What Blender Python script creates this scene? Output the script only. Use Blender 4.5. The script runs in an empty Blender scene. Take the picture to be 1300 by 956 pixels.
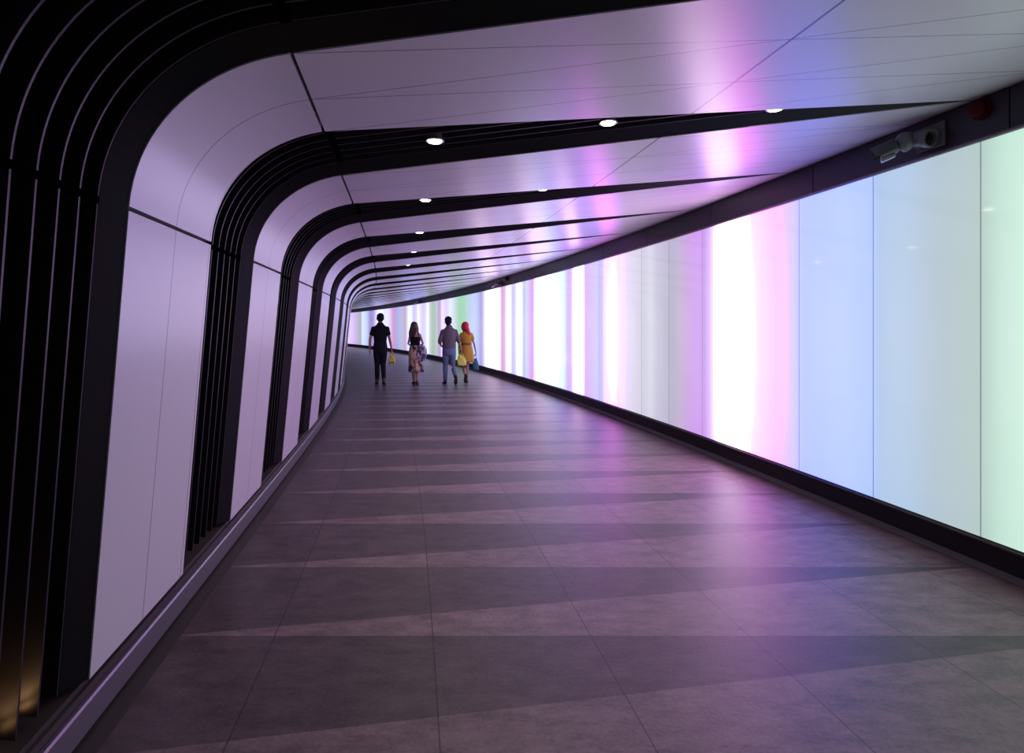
import bpy, bmesh, math, random
from mathutils import Vector, Matrix
random.seed(7)
PI = math.pi
C = bpy.context.scene.collection
F = 720.0; HY = 413.0; HC = 1.48          # focal length in pixels, horizon row, eye height

# ------------------------------------------------------------------ plan of the curved tunnel
def XR(Y): return 3.37556 - 0.15136*Y - 0.004891*Y*Y
def _xl(Y): return -1.13444 - 0.193685*Y + 0.00119789*Y*Y - 0.000197338*Y**3
W15 = XR(15.0) - _xl(15.0)
def XL(Y):
    if Y > 15: return XR(Y) - W15
    if Y < 0.5:                                        # straight on behind the camera
        s = (_xl(0.6)-_xl(0.5))/0.1
        return _xl(0.5) + s*(Y-0.5)
    return _xl(Y)
def DZ(Y): return -8e-5*Y*Y if Y > 0 else 0.0          # the floor falls very slightly further on
Y_BACK, Y_END = -2.9, 50.0

# cross-section: q 0..1 leaning wall, 1..2 rounded corner, 2..3 ceiling
P0 = Vector((0.18, 1.89)); P3 = Vector((0.75, 2.41))
P1 = P0 + 0.30*Vector((0.106, 0.994)); P2 = P3 - 0.30*Vector((0.994, 0.111))
Z_R = 2.84
def prof(q):
    """offset from the left line and height, and the outward normal, for q<=2"""
    if q <= 1:
        a = Vector((0.0, 0.20)); p = a.lerp(P0, q); t = (P0-a).normalized()
    else:
        s = q-1
        p = P0*(1-s)**3 + P1*3*s*(1-s)**2 + P2*3*s*s*(1-s) + P3*s**3
        t = ((P1-P0)*(1-s)**2 + (P2-P1)*2*s*(1-s) + (P3-P2)*s*s).normalized()
    return p, Vector((-t.y, t.x))
def S(q, Y, d=0.0):
    """point of the shell at profile place q, depth-line Y, pushed d outwards"""
    if q <= 2:
        p, n = prof(q)
        p = p + n*d
        return Vector((XL(Y)+p.x, Y, p.y+DZ(Y)))
    u = q-2
    a = Vector((XL(Y)+P3.x, P3.y)); b = Vector((XR(Y), Z_R))
    t = (b-a).normalized(); p = a.lerp(b, u) + Vector((-t.y, t.x))*d
    return Vector((p.x, Y, p.y+DZ(Y)))
PITCH = 1.61
def sh(q):                                             # the ribs rake a little away at their feet
    if q <= 1: return 0.20 - 0.10*q
    if q <= 2: return 0.10*(2-q)
    return -0.10*(q-2)
def near_fix(k, q):                                    # the nearest rib is set a touch out of step
    if k != 1: return 0.0
    if q <= 1: return -0.06 + 0.025*q
    if q <= 2: return -0.035 + 0.065*(q-1)
    return 0.03*(3-q)
def YF(k, q): return 1.91 + PITCH*(k-1) + sh(q) + near_fix(k, q)        # far edge of rib k
def YN(k, q): return YF(k, q) - 0.80*(1 - max(0.0, q-2))   # near edge: wedge closing at the right wall
K0, K1 = -1, 30

# ------------------------------------------------------------------ helpers
def tag(o, label=None, cat=None, group=None, kind=None):
    if label: o['label'] = label
    if cat: o['category'] = cat
    if group: o['group'] = group
    if kind: o['kind'] = kind
    return o
def empty(name, loc, label, cat, group=None, rz=0.0):
    o = bpy.data.objects.new(name, None); C.objects.link(o)
    o.location = loc; o.rotation_euler = (0, 0, rz); o.empty_display_size = 0.1
    return tag(o, label, cat, group)
def link(name, bm, mat, parent=None, smooth=False, world=True):
    """bmesh in world space -> one mesh object (kept in place below a parent when world=True)"""
    me = bpy.data.meshes.new(name)
    if parent is not None and world:
        bm.transform(wmat(parent).inverted())
    bm.to_mesh(me); bm.free()
    for p in me.polygons: p.use_smooth = smooth
    for m in (mat if isinstance(mat, (list, tuple)) else [mat]): me.materials.append(m)
    o = bpy.data.objects.new(name, me); C.objects.link(o)
    if parent is not None: o.parent = parent
    return o
def wmat(o):
    m = Matrix.LocRotScale(o.location, o.rotation_euler, o.scale)
    return (wmat(o.parent) @ m) if o.parent else m
def grid(bm, rows, flip=False, uvs=None):
    """rows of points -> quads; optional matching rows of uvs"""
    if uvs and not bm.loops.layers.uv.get('UVMap'): bm.loops.layers.uv.new('UVMap')
    vs = [[bm.verts.new(p) for p in r] for r in rows]
    lay = (bm.loops.layers.uv.get('UVMap') or bm.loops.layers.uv.new('UVMap')) if uvs else None
    for i in range(len(vs)-1):
        for j in range(len(vs[i])-1):
            idx = [(i, j), (i, j+1), (i+1, j+1), (i+1, j)]
            if flip: idx.reverse()
            try: f = bm.faces.new([vs[a][b] for a, b in idx])
            except ValueError: continue
            if uvs:
                for lp, (a, b) in zip(f.loops, idx): lp[lay].uv = uvs[a][b]
    return vs
def box(bm, cx, cy, cz, sx, sy, sz, m=None, bev=0.0):
    r = bmesh.ops.create_cube(bm, size=1.0)
    mt = Matrix.Translation((cx, cy, cz)) @ Matrix.Diagonal((sx, sy, sz, 1))
    if m is not None: mt = m @ mt
    bmesh.ops.transform(bm, matrix=mt, verts=r['verts'])
    if bev:
        es = list({e for v in r['verts'] for e in v.link_edges})
        bmesh.ops.bevel(bm, geom=es, offset=bev, segments=2, affect='EDGES', profile=0.5)
def frame_to(d):
    d = Vector(d).normalized()
    up = Vector((0, 0, 1)) if abs(d.z) < 0.9 else Vector((0, 1, 0))
    x = d.cross(up).normalized(); y = x.cross(d).normalized()   # y is 'up-ish'
    return x, y, d
def lathe(bm, a, d, prof_, n=32, caps=True):
    """rings (along, radius) round the axis from a in direction d"""
    x, y, d = frame_to(d); a = Vector(a)
    rs = []
    for t, r in prof_:
        rs.append([bm.verts.new(a + d*t + (x*math.cos(2*PI*i/n) + y*math.sin(2*PI*i/n))*max(r, 1e-4)) for i in range(n)])
    for i in range(len(rs)-1):
        for j in range(n):
            bm.faces.new([rs[i][j], rs[i][(j+1) % n], rs[i+1][(j+1) % n], rs[i+1][j]])
    if caps:
        bm.faces.new(list(reversed(rs[0]))); bm.faces.new(rs[-1])
def srgb(r, g, b):
    return tuple(((c/255)/12.92 if c/255 <= 0.04045 else ((c/255+0.055)/1.055)**2.4) for c in (r, g, b))

# ------------------------------------------------------------------ materials
def mat(name, col, rough=0.5, metal=0.0, spec=0.5, emis=None, es=0.0, noise=None, coat=0.0):
    m = bpy.data.materials.new(name); m.use_nodes = True
    nt = m.node_tree; b = nt.nodes['Principled BSDF']
    b.inputs['Base Color'].default_value = (*col, 1)
    b.inputs['Roughness'].default_value = rough
    b.inputs['Metallic'].default_value = metal
    b.inputs['Specular IOR Level'].default_value = spec
    b.inputs['Coat Weight'].default_value = coat
    if emis:
        b.inputs['Emission Color'].default_value = (*emis, 1); b.inputs['Emission Strength'].default_value = es
    sc, amt = noise if noise else (18.0, 0.06)
    tc = nt.nodes.new('ShaderNodeTexCoord'); n = nt.nodes.new('ShaderNodeTexNoise')
    n.inputs['Scale'].default_value = sc; n.inputs['Detail'].default_value = 4
    nt.links.new(tc.outputs['Object'], n.inputs['Vector'])
    mr = nt.nodes.new('ShaderNodeMapRange')
    mr.inputs['To Min'].default_value = 1-amt; mr.inputs['To Max'].default_value = 1+amt
    nt.links.new(n.outputs['Fac'], mr.inputs['Value'])
    mx = nt.nodes.new('ShaderNodeVectorMath'); mx.operation = 'SCALE'
    mx.inputs[0].default_value = col; nt.links.new(mr.outputs[0], mx.inputs['Scale'])
    nt.links.new(mx.outputs[0], b.inputs['Base Color'])
    return m
def N(nt, t, **kw):
    n = nt.nodes.new(t)
    for k, v in kw.items(): setattr(n, k, v)
    return n
def math_(nt, op, a, b=None, c=None, clamp=False):
    n = nt.nodes.new('ShaderNodeMath'); n.operation = op; n.use_clamp = clamp
    for i, v in enumerate((a, b, c)):
        if v is None: continue
        if isinstance(v, (int, float)): n.inputs[i].default_value = v
        else: nt.links.new(v, n.inputs[i])
    return n.outputs[0]
def seam(nt, val, hw):
    """1 near integer values of val (half-width hw), else 0"""
    fr = math_(nt, 'FRACT', math_(nt, 'ADD', val, 0.5))
    d = math_(nt, 'ABSOLUTE', math_(nt, 'SUBTRACT', fr, 0.5))
    return math_(nt, 'LESS_THAN', d, hw)

M = {}
M['black'] = mat('recess_black', (0.006, 0.006, 0.007), 0.8, spec=0.2)
M['fin'] = mat('bronze_fin', (0.035, 0.030, 0.036), 0.42, metal=0.35)
M['reveal'] = mat('dark_reveal', (0.010, 0.010, 0.010), 0.6, spec=0.22)
M['band'] = mat('dark_bulkhead', (0.022, 0.018, 0.028), 0.38, spec=0.5)
M['trimlight'] = mat('bronze_trim', (0.22, 0.17, 0.19), 0.35, metal=0.5)
M['plinth'] = mat('black_plinth', (0.008, 0.007, 0.010), 0.5, spec=0.25)
M['skirt'] = mat('grey_skirting', (0.16, 0.145, 0.165), 0.32, metal=0.25)
M['skirthighlight'] = mat('skirting_lip_highlight', (0.20, 0.175, 0.21), 0.35, metal=0.5)  # highlight along the skirting's top lip, painted in as a paler colour
M['edge'] = mat('brown_edge_strip', (0.045, 0.036, 0.032), 0.5)
M['back'] = mat('grey_back', (0.30, 0.30, 0.33), 0.7)
M['lampring'] = mat('lamp_ring', (0.35, 0.35, 0.36), 0.35, metal=0.6)
M['lamp'] = mat('lamp_lens', (0.9, 0.85, 0.75), 0.4, emis=(1.0, 0.86, 0.66), es=14.0)
M['addedlamp'] = mat('added_warm_lens', (0.9, 0.7, 0.5), 0.4, emis=(1.0, 0.55, 0.22), es=9.0)
M['cam'] = mat('camera_grey', (0.15, 0.155, 0.16), 0.38, spec=0.5)
M['camdark'] = mat('camera_plate', (0.13, 0.13, 0.135), 0.5)
M['camglass'] = mat('camera_lens', (0.008, 0.008, 0.01), 0.08, coat=0.5)
M['red'] = mat('red_dome', (0.085, 0.003, 0.004), 0.6, spec=0.15)

# satin white cladding with fine seams
def clad():
    m = bpy.data.materials.new('satin_cladding'); m.use_nodes = True
    nt = m.node_tree; b = nt.nodes['Principled BSDF']
    uv = N(nt, 'ShaderNodeUVMap'); uv.uv_map = 'UVMap'
    sp = N(nt, 'ShaderNodeSeparateXYZ'); nt.links.new(uv.outputs[0], sp.inputs[0])
    U, V = sp.outputs[0], sp.outputs[1]
    s1 = seam(nt, U, 0.0085)
    s2 = seam(nt, math_(nt, 'SUBTRACT', U, math_(nt, 'MULTIPLY', V, 2.0)), 0.0085)
    onceil = math_(nt, 'GREATER_THAN', V, 0.001)
    s3 = math_(nt, 'LESS_THAN', math_(nt, 'ABSOLUTE', math_(nt, 'SUBTRACT', V, 0.508)), 0.0019)
    fine = math_(nt, 'MAXIMUM', s1, math_(nt, 'MULTIPLY', s2, onceil))
    k = math_(nt, 'ADD', math_(nt, 'MULTIPLY', fine, 0.62), math_(nt, 'MULTIPLY', s3, 0.95), clamp=True)
    mx = N(nt, 'ShaderNodeMix', data_type='RGBA')
    mx.inputs['A'].default_value = (0.72, 0.70, 0.72, 1); mx.inputs['B'].default_value = (0.02, 0.02, 0.02, 1)
    nt.links.new(k, mx.inputs['Factor']); nt.links.new(mx.outputs['Result'], b.inputs['Base Color'])
    b.inputs['Roughness'].default_value = 0.28; b.inputs['Metallic'].default_value = 0.0
    b.inputs['Specular IOR Level'].default_value = 0.5
    return m
M['clad'] = clad()

# floor: rows of long tiles split by diagonals into dark and light wedges
def floor_mat():
    m = bpy.data.materials.new('wedge_tiles'); m.use_nodes = True
    nt = m.node_tree; b = nt.nodes['Principled BSDF']
    uv = N(nt, 'ShaderNodeUVMap'); uv.uv_map = 'UVMap'
    sp = N(nt, 'ShaderNodeSeparateXYZ'); nt.links.new(uv.outputs[0], sp.inputs[0])
    A, B = sp.outputs[0], sp.outputs[1]      # A: across 0..1 from the left wall, B: row count
    uv2 = N(nt, 'ShaderNodeUVMap'); uv2.uv_map = 'lanes'
    sp2 = N(nt, 'ShaderNodeSeparateXYZ'); nt.links.new(uv2.outputs[0], sp2.inputs[0])
    fr = math_(nt, 'FRACT', B)
    dark = math_(nt, 'GREATER_THAN', fr, A)
    tc = N(nt, 'ShaderNodeTexCoord')
    mp = N(nt, 'ShaderNodeMapping'); nt.links.new(tc.outputs['Object'], mp.inputs[0]); mp.inputs['Scale'].default_value = (1, 2.2, 1)
    n1 = N(nt, 'ShaderNodeTexNoise'); n1.inputs['Scale'].default_value = 5; n1.inputs['Detail'].default_value = 9; n1.inputs['Roughness'].default_value = 0.72
    nt.links.new(mp.outputs[0], n1.inputs['Vector'])
    n2 = N(nt, 'ShaderNodeTexNoise'); n2.inputs['Scale'].default_value = 60; n2.inputs['Detail'].default_value = 6
    nt.links.new(tc.outputs['Object'], n2.inputs['Vector'])
    # tone of each tile
    cell = N(nt, 'ShaderNodeCombineXYZ')
    nt.links.new(math_(nt, 'FLOOR', sp2.outputs[0]), cell.inputs[0])
    nt.links.new(math_(nt, 'FLOOR', B), cell.inputs[1]); nt.links.new(dark, cell.inputs[2])
    wn = N(nt, 'ShaderNodeTexWhiteNoise', noise_dimensions='3D'); nt.links.new(cell.outputs[0], wn.inputs['Vector'])
    mx = N(nt, 'ShaderNodeMix', data_type='RGBA')
    mx.inputs['A'].default_value = (0.196, 0.142, 0.147, 1); mx.inputs['B'].default_value = (0.088, 0.064, 0.068, 1)
    nt.links.new(dark, mx.inputs['Factor'])
    v = math_(nt, 'ADD', math_(nt, 'MULTIPLY', n1.outputs['Fac'], 2.6), math_(nt, 'MULTIPLY', n2.outputs['Fac'], 0.9))
    v = math_(nt, 'ADD', v, math_(nt, 'MULTIPLY', wn.outputs['Value'], 0.16)); v = math_(nt, 'ADD', v, -0.83); v = math_(nt, 'MAXIMUM', v, 0.25)
    j = math_(nt, 'MAXIMUM', seam(nt, B, 0.0035), seam(nt, sp2.outputs[0], 0.0038))
    v = math_(nt, 'MULTIPLY', v, math_(nt, 'SUBTRACT', 1.0, math_(nt, 'MULTIPLY', j, 0.72)))
    sc = N(nt, 'ShaderNodeVectorMath', operation='SCALE'); nt.links.new(mx.outputs['Result'], sc.inputs[0]); nt.links.new(v, sc.inputs['Scale'])
    nt.links.new(sc.outputs[0], b.inputs['Base Color'])
    r = math_(nt, 'ADD', math_(nt, 'MULTIPLY', n1.outputs['Fac'], 0.16), 0.36)
    nt.links.new(r, b.inputs['Roughness'])
    b.inputs['Specular IOR Level'].default_value = 0.5
    bp = N(nt, 'ShaderNodeBump'); bp.inputs['Strength'].default_value = 0.18; bp.inputs['Distance'].default_value = 0.004
    nt.links.new(v, bp.inputs['Height']); nt.links.new(bp.outputs[0], b.inputs['Normal'])
    return m
M['floor'] = floor_mat()

# lit glass: coloured light panels behind a glossy pane
def glow_mat():
    m = bpy.data.materials.new('lit_glass'); m.use_nodes = True
    nt = m.node_tree; b = nt.nodes['Principled BSDF']
    b.inputs['Base Color'].default_value = (0.02, 0.02, 0.022, 1)
    b.inputs['Roughness'].default_value = 0.06
    at = N(nt, 'ShaderNodeAttribute'); at.attribute_name = 'glow'
    nt.links.new(at.outputs['Color'], b.inputs['Emission Color'])
    b.inputs['Emission Strength'].default_value = 1.0
    return m
M['glow'] = glow_mat()
GE = (0.30, 0.34, 0.31)
# light colours along the wall: photo column -> colour shown there (sRGB) and how far past white it glows
STOPS = [
 (436,(240,235,225),1),(444,(238,215,250),1),(449,(225,195,243),1),(453,(198,190,228),1),(456,(184,184,205),1),(458,(180,184,196),1),(460,(225,240,250),1),
 (465,(205,222,248),1),(468,(175,185,235),1),(470,(165,145,215),1),(474,(176,156,222),1),(477,(225,220,245),1),(480,(245,245,255),1.1),(489,(235,238,250),1),(492,(240,238,252),1),(496,(225,205,240),1),(499,(216,160,216),1),
 (502,(200,165,220),1),(505,(175,185,232),1),(509,(185,195,230),1),(512,(200,185,215),1),(515,(205,175,215),1),(518,(230,235,250),1.1),(522,(235,240,255),1.1),(525,(210,205,245),1),(528,(222,215,250),1),(531,(238,240,255),1.1),
 (536,(225,215,252),1),(539,(222,215,248),1),(543,(240,243,255),1.1),(546,(205,215,220),1),(549,(175,198,185),1),(552,(175,198,188),1),(554,(200,208,205),1),(557,(190,170,215),1),(559,(200,180,225),1),(561,(235,225,245),1.1),(564,(240,225,250),1),
 (567,(225,215,245),1),(571,(232,232,250),1.1),(576,(215,232,240),1),(580,(190,216,206),1),(584,(165,214,182),1),(589,(168,218,188),1),(593,(188,215,222),1),(598,(200,215,240),1),(604,(205,215,248),1),(608,(185,192,238),1),
 (611,(175,170,225),1),(613,(215,200,238),1),(617,(245,245,255),1.15),(630,(252,252,255),1.25),(635,(245,235,250),1.1),(637,(222,175,215),1),(640,(228,190,228),1),(643,(240,235,252),1.1),(647,(246,246,255),1.15),(651,(208,206,250),1),(654,(225,222,250),1),(657,(246,248,255),1.15),(663,(238,242,255),1.05),
 (665,(196,200,226),1),(668,(222,225,250),1),(672,(226,200,245),1),(675,(226,180,238),1),(677,(228,190,245),1),(680,(250,250,255),1.2),(700,(243,250,255),1.15),(716,(230,240,255),1.05),(722,(220,190,248),1),(725,(228,200,250),1),(729,(250,248,255),1.2),(740,(250,248,255),1.15),
 (743,(228,190,248),1),(749,(224,200,248),1),(757,(220,212,252),1),(764,(206,200,250),1),(768,(248,228,252),1.1),(778,(252,234,253),1.15),(788,(246,228,250),1.1),(796,(236,226,244),1),(806,(225,220,238),1),(818,(214,212,228),1),
 (826,(222,222,236),1),(834,(205,203,222),1),(846,(196,192,212),1),(853,(188,184,206),1),(862,(198,186,212),1),(872,(208,176,226),1),(884,(214,172,240),1),(895,(212,172,238),1),(902,(236,208,250),1),(912,(252,246,255),1.3),(926,(255,252,255),1.5),(941,(252,240,255),1.4),
 (952,(250,228,252),1.2),(968,(250,220,252),1.1),(984,(248,212,252),1),(1000,(240,212,252),1),(1010,(218,212,252),1),(1018,(196,208,252),1),(1040,(194,210,253),1),(1075,(196,214,252),1),(1105,(190,209,243),1),(1113,(184,206,238),1),(1130,(188,208,234),1),
 (1150,(188,208,232),1),(1185,(186,202,214),1),(1225,(188,204,206),1),(1246,(186,206,202),1),(1251,(190,214,206),1),(1275,(204,234,220),1),(1300,(212,240,226),1),(1340,(212,239,226),1),(1400,(190,222,208),1),(1600,(205,214,220),1),(2000,(214,210,222),1)]
def y_of(px):
    s = (px-650)/F; a, b, c = -0.004891, -0.15136-s, 3.37556
    return (-b - math.sqrt(b*b-4*a*c))/(2*a)
def boost(c, k=1.55):
    # channels that burn out in the photo are really brighter than white
    return tuple(v*(1 + k*w_*min(1.4, max(0.0, (v-0.86)/0.14))) for v, w_ in zip(c, (1.12, 0.72, 1.15)))
_st = sorted((y_of(px), tuple(v*g for v in srgb(*c))) for px, c, g in STOPS)
def glow_col(Y):
    if Y <= _st[0][0]:
        return tuple(v*max(0.25, 1-0.20*(_st[0][0]-Y)) for v in _st[0][1])
    for (a, ca), (b, cb) in zip(_st, _st[1:]):
        if a <= Y <= b:
            t = (Y-a)/(b-a)
            return tuple(x*(1-t)+y*t for x, y in zip(ca, cb))
    return _st[-1][1]

# ------------------------------------------------------------------ floor
bm = bmesh.new()
lay1 = bm.loops.layers.uv.new('UVMap'); lay2 = bm.loops.layers.uv.new('lanes')
ys = [Y_BACK + i*0.25 for i in range(int((Y_END-Y_BACK)/0.25)+1)]
prev = None
NX = 12
for Y in ys:
    xl, xr = XL(Y)-0.04, XR(Y)+0.16
    row = []
    for j in range(NX+1):
        X = xl + (xr-xl)*j/NX
        row.append((bm.verts.new((X, Y, DZ(Y))), ((X-XL(Y))/(XR(Y)-XL(Y)), (Y-2.70)/0.767+20), ((XR(Y)-X-0.296)/0.753+20, 0)))
    if prev:
        for j in range(NX):
            q4 = [prev[j], prev[j+1], row[j+1], row[j]]
            f = bm.faces.new([v[0] for v in q4])
            for lp, v in zip(f.loops, q4): lp[lay1].uv = v[1]; lp[lay2].uv = v[2]
    prev = row
bm.normal_update()
fl = link('floor', bm, M['floor']); tag(fl, 'grey stone tile floor of dark and light wedges running down the tunnel', 'floor', kind='structure')

def sweep(bm, xz_of, Ys, close=True):
    """sweep a cross-section: xz_of(Y) -> list of (x,z)"""
    rows = []
    for Y in Ys:
        pts = [(x, Y, z+DZ(Y)) for x, z in xz_of(Y)]
        if close: pts.append(pts[0])
        rows.append(pts)
    grid(bm, rows)
    bmesh.ops.remove_doubles(bm, verts=bm.verts, dist=1e-5)
    for e in (0, -1):
        if close:
            vs = []
            for p in rows[e][:-1]:
                v = min(bm.verts, key=lambda v_: (v_.co-Vector(p)).length_squared) if len(bm.verts) < 60 else None
                if v: vs.append(v)
            if len(vs) == len(rows[e])-1:
                try: bm.faces.new(vs)
                except ValueError: pass
    bmesh.ops.recalc_face_normals(bm, faces=bm.faces)
YS = [Y_BACK + i*0.3 for i in range(int((Y_END-Y_BACK)/0.3)+1)]

# ------------------------------------------------------------------ left wall, ceiling: dark shell behind the cladding
bm = bmesh.new()
qs = [0, 0.5, 1] + [1+i/10 for i in range(1, 11)]
rows = [[(XL(Y)-0.30, Y, DZ(Y))] + [S(q, Y, 0.26) for q in qs] for Y in YS]
grid(bm, rows)
wl = tag(link('wall_left', bm, M['black']), 'curved left side wall of pale panels leaning into a rounded corner', 'wall', kind='structure')
bm = bmesh.new()
rows = [[S(2, Y, 0.26), S(2.5, Y, 0.26), S(3, Y, 0.26), (XR(Y)+0.3, Y, Z_R+0.27+DZ(Y))] for Y in YS]
grid(bm, rows)
ce = tag(link('ceiling', bm, M['black']), 'low ceiling of satin white panels rising to the lit wall', 'ceiling', kind='structure')

def patch(name, q0, q1, ya, yb, parent, nq, nY=3, thick=0.05):
    """a cladding panel: face at d=0 with its edges folded back"""
    bm = bmesh.new()
    Q = [q0+(q1-q0)*i/nq for i in range(nq+1)]
    rows, uvs = [], []
    for i, q in enumerate(Q):
        a, b = ya(q), yb(q)
        base = YFk(q)
        r, uvr = [], []
        lst = [a + (b-a)*j/nY for j in range(nY+1)]
        for Y in lst:
            r.append(S(q, Y)); uvr.append(((Y-base)/(YNx(q)-base)*4, max(0.0, q-2)))
        r = [S(q, a, thick)] + r + [S(q, b, thick)]
        uvr = [(0.2, uvr[0][1])] + uvr + [(0.2, uvr[-1][1])]
        rows.append(r); uvs.append(uvr)
    def edge(row, q):
        return [p + (S(q, 3.0, thick)-S(q, 3.0, 0.0)) for p in row]
    e0 = edge(rows[0][1:-1], Q[0]); e1 = edge(rows[-1][1:-1], Q[-1])
    grid(bm, rows, flip=True, uvs=uvs)
    uvc = [[(0.2, 0.2)]*len(e0)]*2
    grid(bm, [e0, rows[0][1:-1]], flip=True, uvs=uvc); grid(bm, [rows[-1][1:-1], e1], flip=True, uvs=uvc)
    bmesh.ops.remove_doubles(bm, verts=bm.verts, dist=1e-5)
    o = link(name, bm, M['clad'], parent)
    for p in o.data.polygons: p.use_smooth = True
    try: o.data.set_sharp_from_angle(angle=math.radians(35))
    except Exception: pass
    return o

G = 0.006
for k in range(K0, K1):
    YFk = lambda q, k=k: YF(k, q)
    YNx = lambda q, k=k: YF(k+1, q)
    ya = lambda q, k=k: YF(k, q)
    yb = lambda q, k=k: YN(k+1, q)
    patch('wall_panel', 0.0, 1-G, ya, yb, wl, 4)
    patch('corner_panel', 1+G, 2-G, ya, yb, wl, 20)
    patch('ceiling_panel', 2+G*0.4, 2.999, ya, yb, ce, 12, nY=6)

# ------------------------------------------------------------------ ribs
ordn = ['','nearest','second','third','fourth','fifth','sixth','seventh','eighth','ninth','tenth','eleventh','twelfth',
        'thirteenth','fourteenth','fifteenth','sixteenth','seventeenth','eighteenth','nineteenth','twentieth','twenty-first','twenty-second','twenty-third',
        'twenty-fourth','twenty-fifth','twenty-sixth','twenty-seventh','twenty-eighth','twenty-ninth','thirtieth','thirty-first','thirty-second']
QR = [i/4 for i in range(4)] + [1+i/18 for i in range(18)] + [2+i/16 for i in range(17)]
def rib_label(k):
    if k == 1: return 'huge black finned rib filling the left edge and top corner, nearest the viewer'
    if k < 1: return 'black finned rib arching over behind the viewer, outside the view'
    d = {2: 'wide black arched rib with light fin lines, second from the viewer, three downlights in it',
         3: 'black finned arched rib with two downlights, third from the viewer',
         4: 'black finned arched rib with one downlight, fourth from the viewer'}
    return d.get(k, 'slim black arched rib, %s from the viewer along the left wall and ceiling' % ordn[k])
for k in range(K0, K1+1):
    if k == K0: continue
    rt = empty('arched_rib', (XL(YF(k, 0)-0.4), YF(k, 0)-0.4, DZ(YF(k, 0))), rib_label(k), 'rib', 'arched black ribs along the tunnel')
    # channel back
    bm = bmesh.new()
    rows = []
    for q in QR:
        a, b = YN(k, q)-0.0, YF(k, q)
        rows.append([S(q, a, 0.052), S(q, a, 0.235), S(q, b-0.0, 0.235)])
    grid(bm, rows, flip=True)
    link('channel', bm, M['black'], rt)
    # smooth far side of the channel, slanting out to the next panel
    bm = bmesh.new()
    rows = []
    for q in QR:
        f = YF(k, q); n = YN(k, q)
        w = min(0.085, max(0.0, f-n-0.004))
        dd = 0.055*w/0.085
        rows.append([S(q, f, 0.23), S(q, f-0.001, 0.004), S(q, f-w, dd+0.004), S(q, f-w, 0.23)])
    grid(bm, rows, flip=True)
    link('side_reveal', bm, M['reveal'], rt)
    nf = 7 if k <= 5 else (4 if k <= 7 else 0)
    for j in range(nf):
        off = 0.100 + 0.104*j if nf == 7 else 0.12+0.17*j
        bm = bmesh.new()
        for (qa, qb, n) in ((0.0, 0.992, 6), (1.012, 1.99, 24), (2.008, 3.0, 24)):
            rows = []
            for i in range(n+1):
                q = qa + (qb-qa)*i/n
                y = YF(k, q)-off
                if y < YN(k, q)+0.012: break
                t = 0.004
                rows.append([S(q, y-t, 0.225), S(q, y-t, 0.055), S(q, y+t, 0.055), S(q, y+t, 0.225)])
            if len(rows) > 1:
                grid(bm, rows, flip=True)
        link('fin', bm, M['fin'], rt)
# small straps that cross the fins at the panel joints are the gaps above

# ------------------------------------------------------------------ left skirting, with a lip and a groove
bm = bmesh.new()
sweep(bm, lambda Y: [(XL(Y)-0.03, 0.0), (XL(Y)-0.03, 0.018), (XL(Y), 0.018), (XL(Y), 0.118), (XL(Y)-0.05, 0.118), (XL(Y)-0.30, 0.118), (XL(Y)-0.30, 0.0)], YS)
sk = tag(link('baseboard_left', bm, M['skirt']), 'low grey metal skirting curving along the foot of the left wall', 'skirting', kind='structure')
bm = bmesh.new()
sweep(bm, lambda Y: [(XL(Y)+0.002, 0.119), (XL(Y)-0.004, 0.127), (XL(Y)-0.018, 0.127), (XL(Y)-0.018, 0.119)], YS)
link('lip', bm, M['skirthighlight'], sk)['label'] = 'top lip with its highlight painted in'
bm = bmesh.new()
sweep(bm, lambda Y: [(XL(Y)-0.02, 0.119), (XL(Y)-0.02, 0.158), (XL(Y)-0.036, 0.158), (XL(Y)-0.036, 0.178), (XL(Y)-0.22, 0.190), (XL(Y)-0.22, 0.119)], YS)
link('ledge', bm, M['edge'], sk)['label'] = 'dark stepped ledge'
bm = bmesh.new()
sweep(bm, lambda Y: [(XL(Y)-0.03, 0.0005), (XL(Y)-0.03, 0.003), (XL(Y)+0.075, 0.003), (XL(Y)+0.075, 0.0005)], YS)
tag(link('trim_1', bm, M['edge']), 'thin brown strip in the floor beside the left skirting', 'floor trim', kind='structure')

# ------------------------------------------------------------------ right wall: plinth, frame lines, bulkhead
GZ0, GZ1 = 0.215, 2.580
bm = bmesh.new()
sweep(bm, lambda Y: [(XR(Y)+0.015, 0.06), (XR(Y)-0.005, 0.065), (XR(Y)-0.005, 0.190), (XR(Y)+0.2, 0.190), (XR(Y)+0.2, 0.0), (XR(Y)+0.10, 0.0), (XR(Y)+0.10, 0.06)], YS)
pl = tag(link('baseboard_right', bm, M['plinth']), 'black plinth below the lit glass wall', 'plinth', kind='structure')
bm = bmesh.new()
sweep(bm, lambda Y: [(XR(Y)-0.010, 0.190), (XR(Y)-0.010, 0.199), (XR(Y)+0.006, 0.206), (XR(Y)+0.006, GZ0), (XR(Y)+0.05, GZ0), (XR(Y)+0.05, 0.190)], YS)
link('frame_rail', bm, M['edge'], pl)['label'] = 'brown rail under the glass'
bm = bmesh.new()
joints = []
y0 = 4.77
def dY(Y, s): return s/math.sqrt(1+(-0.15136-0.009782*Y)**2)
yy = y0; joints = [yy]
while yy < Y_END: yy += dY(yy, 1.58); joints.append(yy)
yy = y0
while yy > Y_BACK: yy -= dY(yy, 1.58); joints.insert(0, yy)
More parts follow.
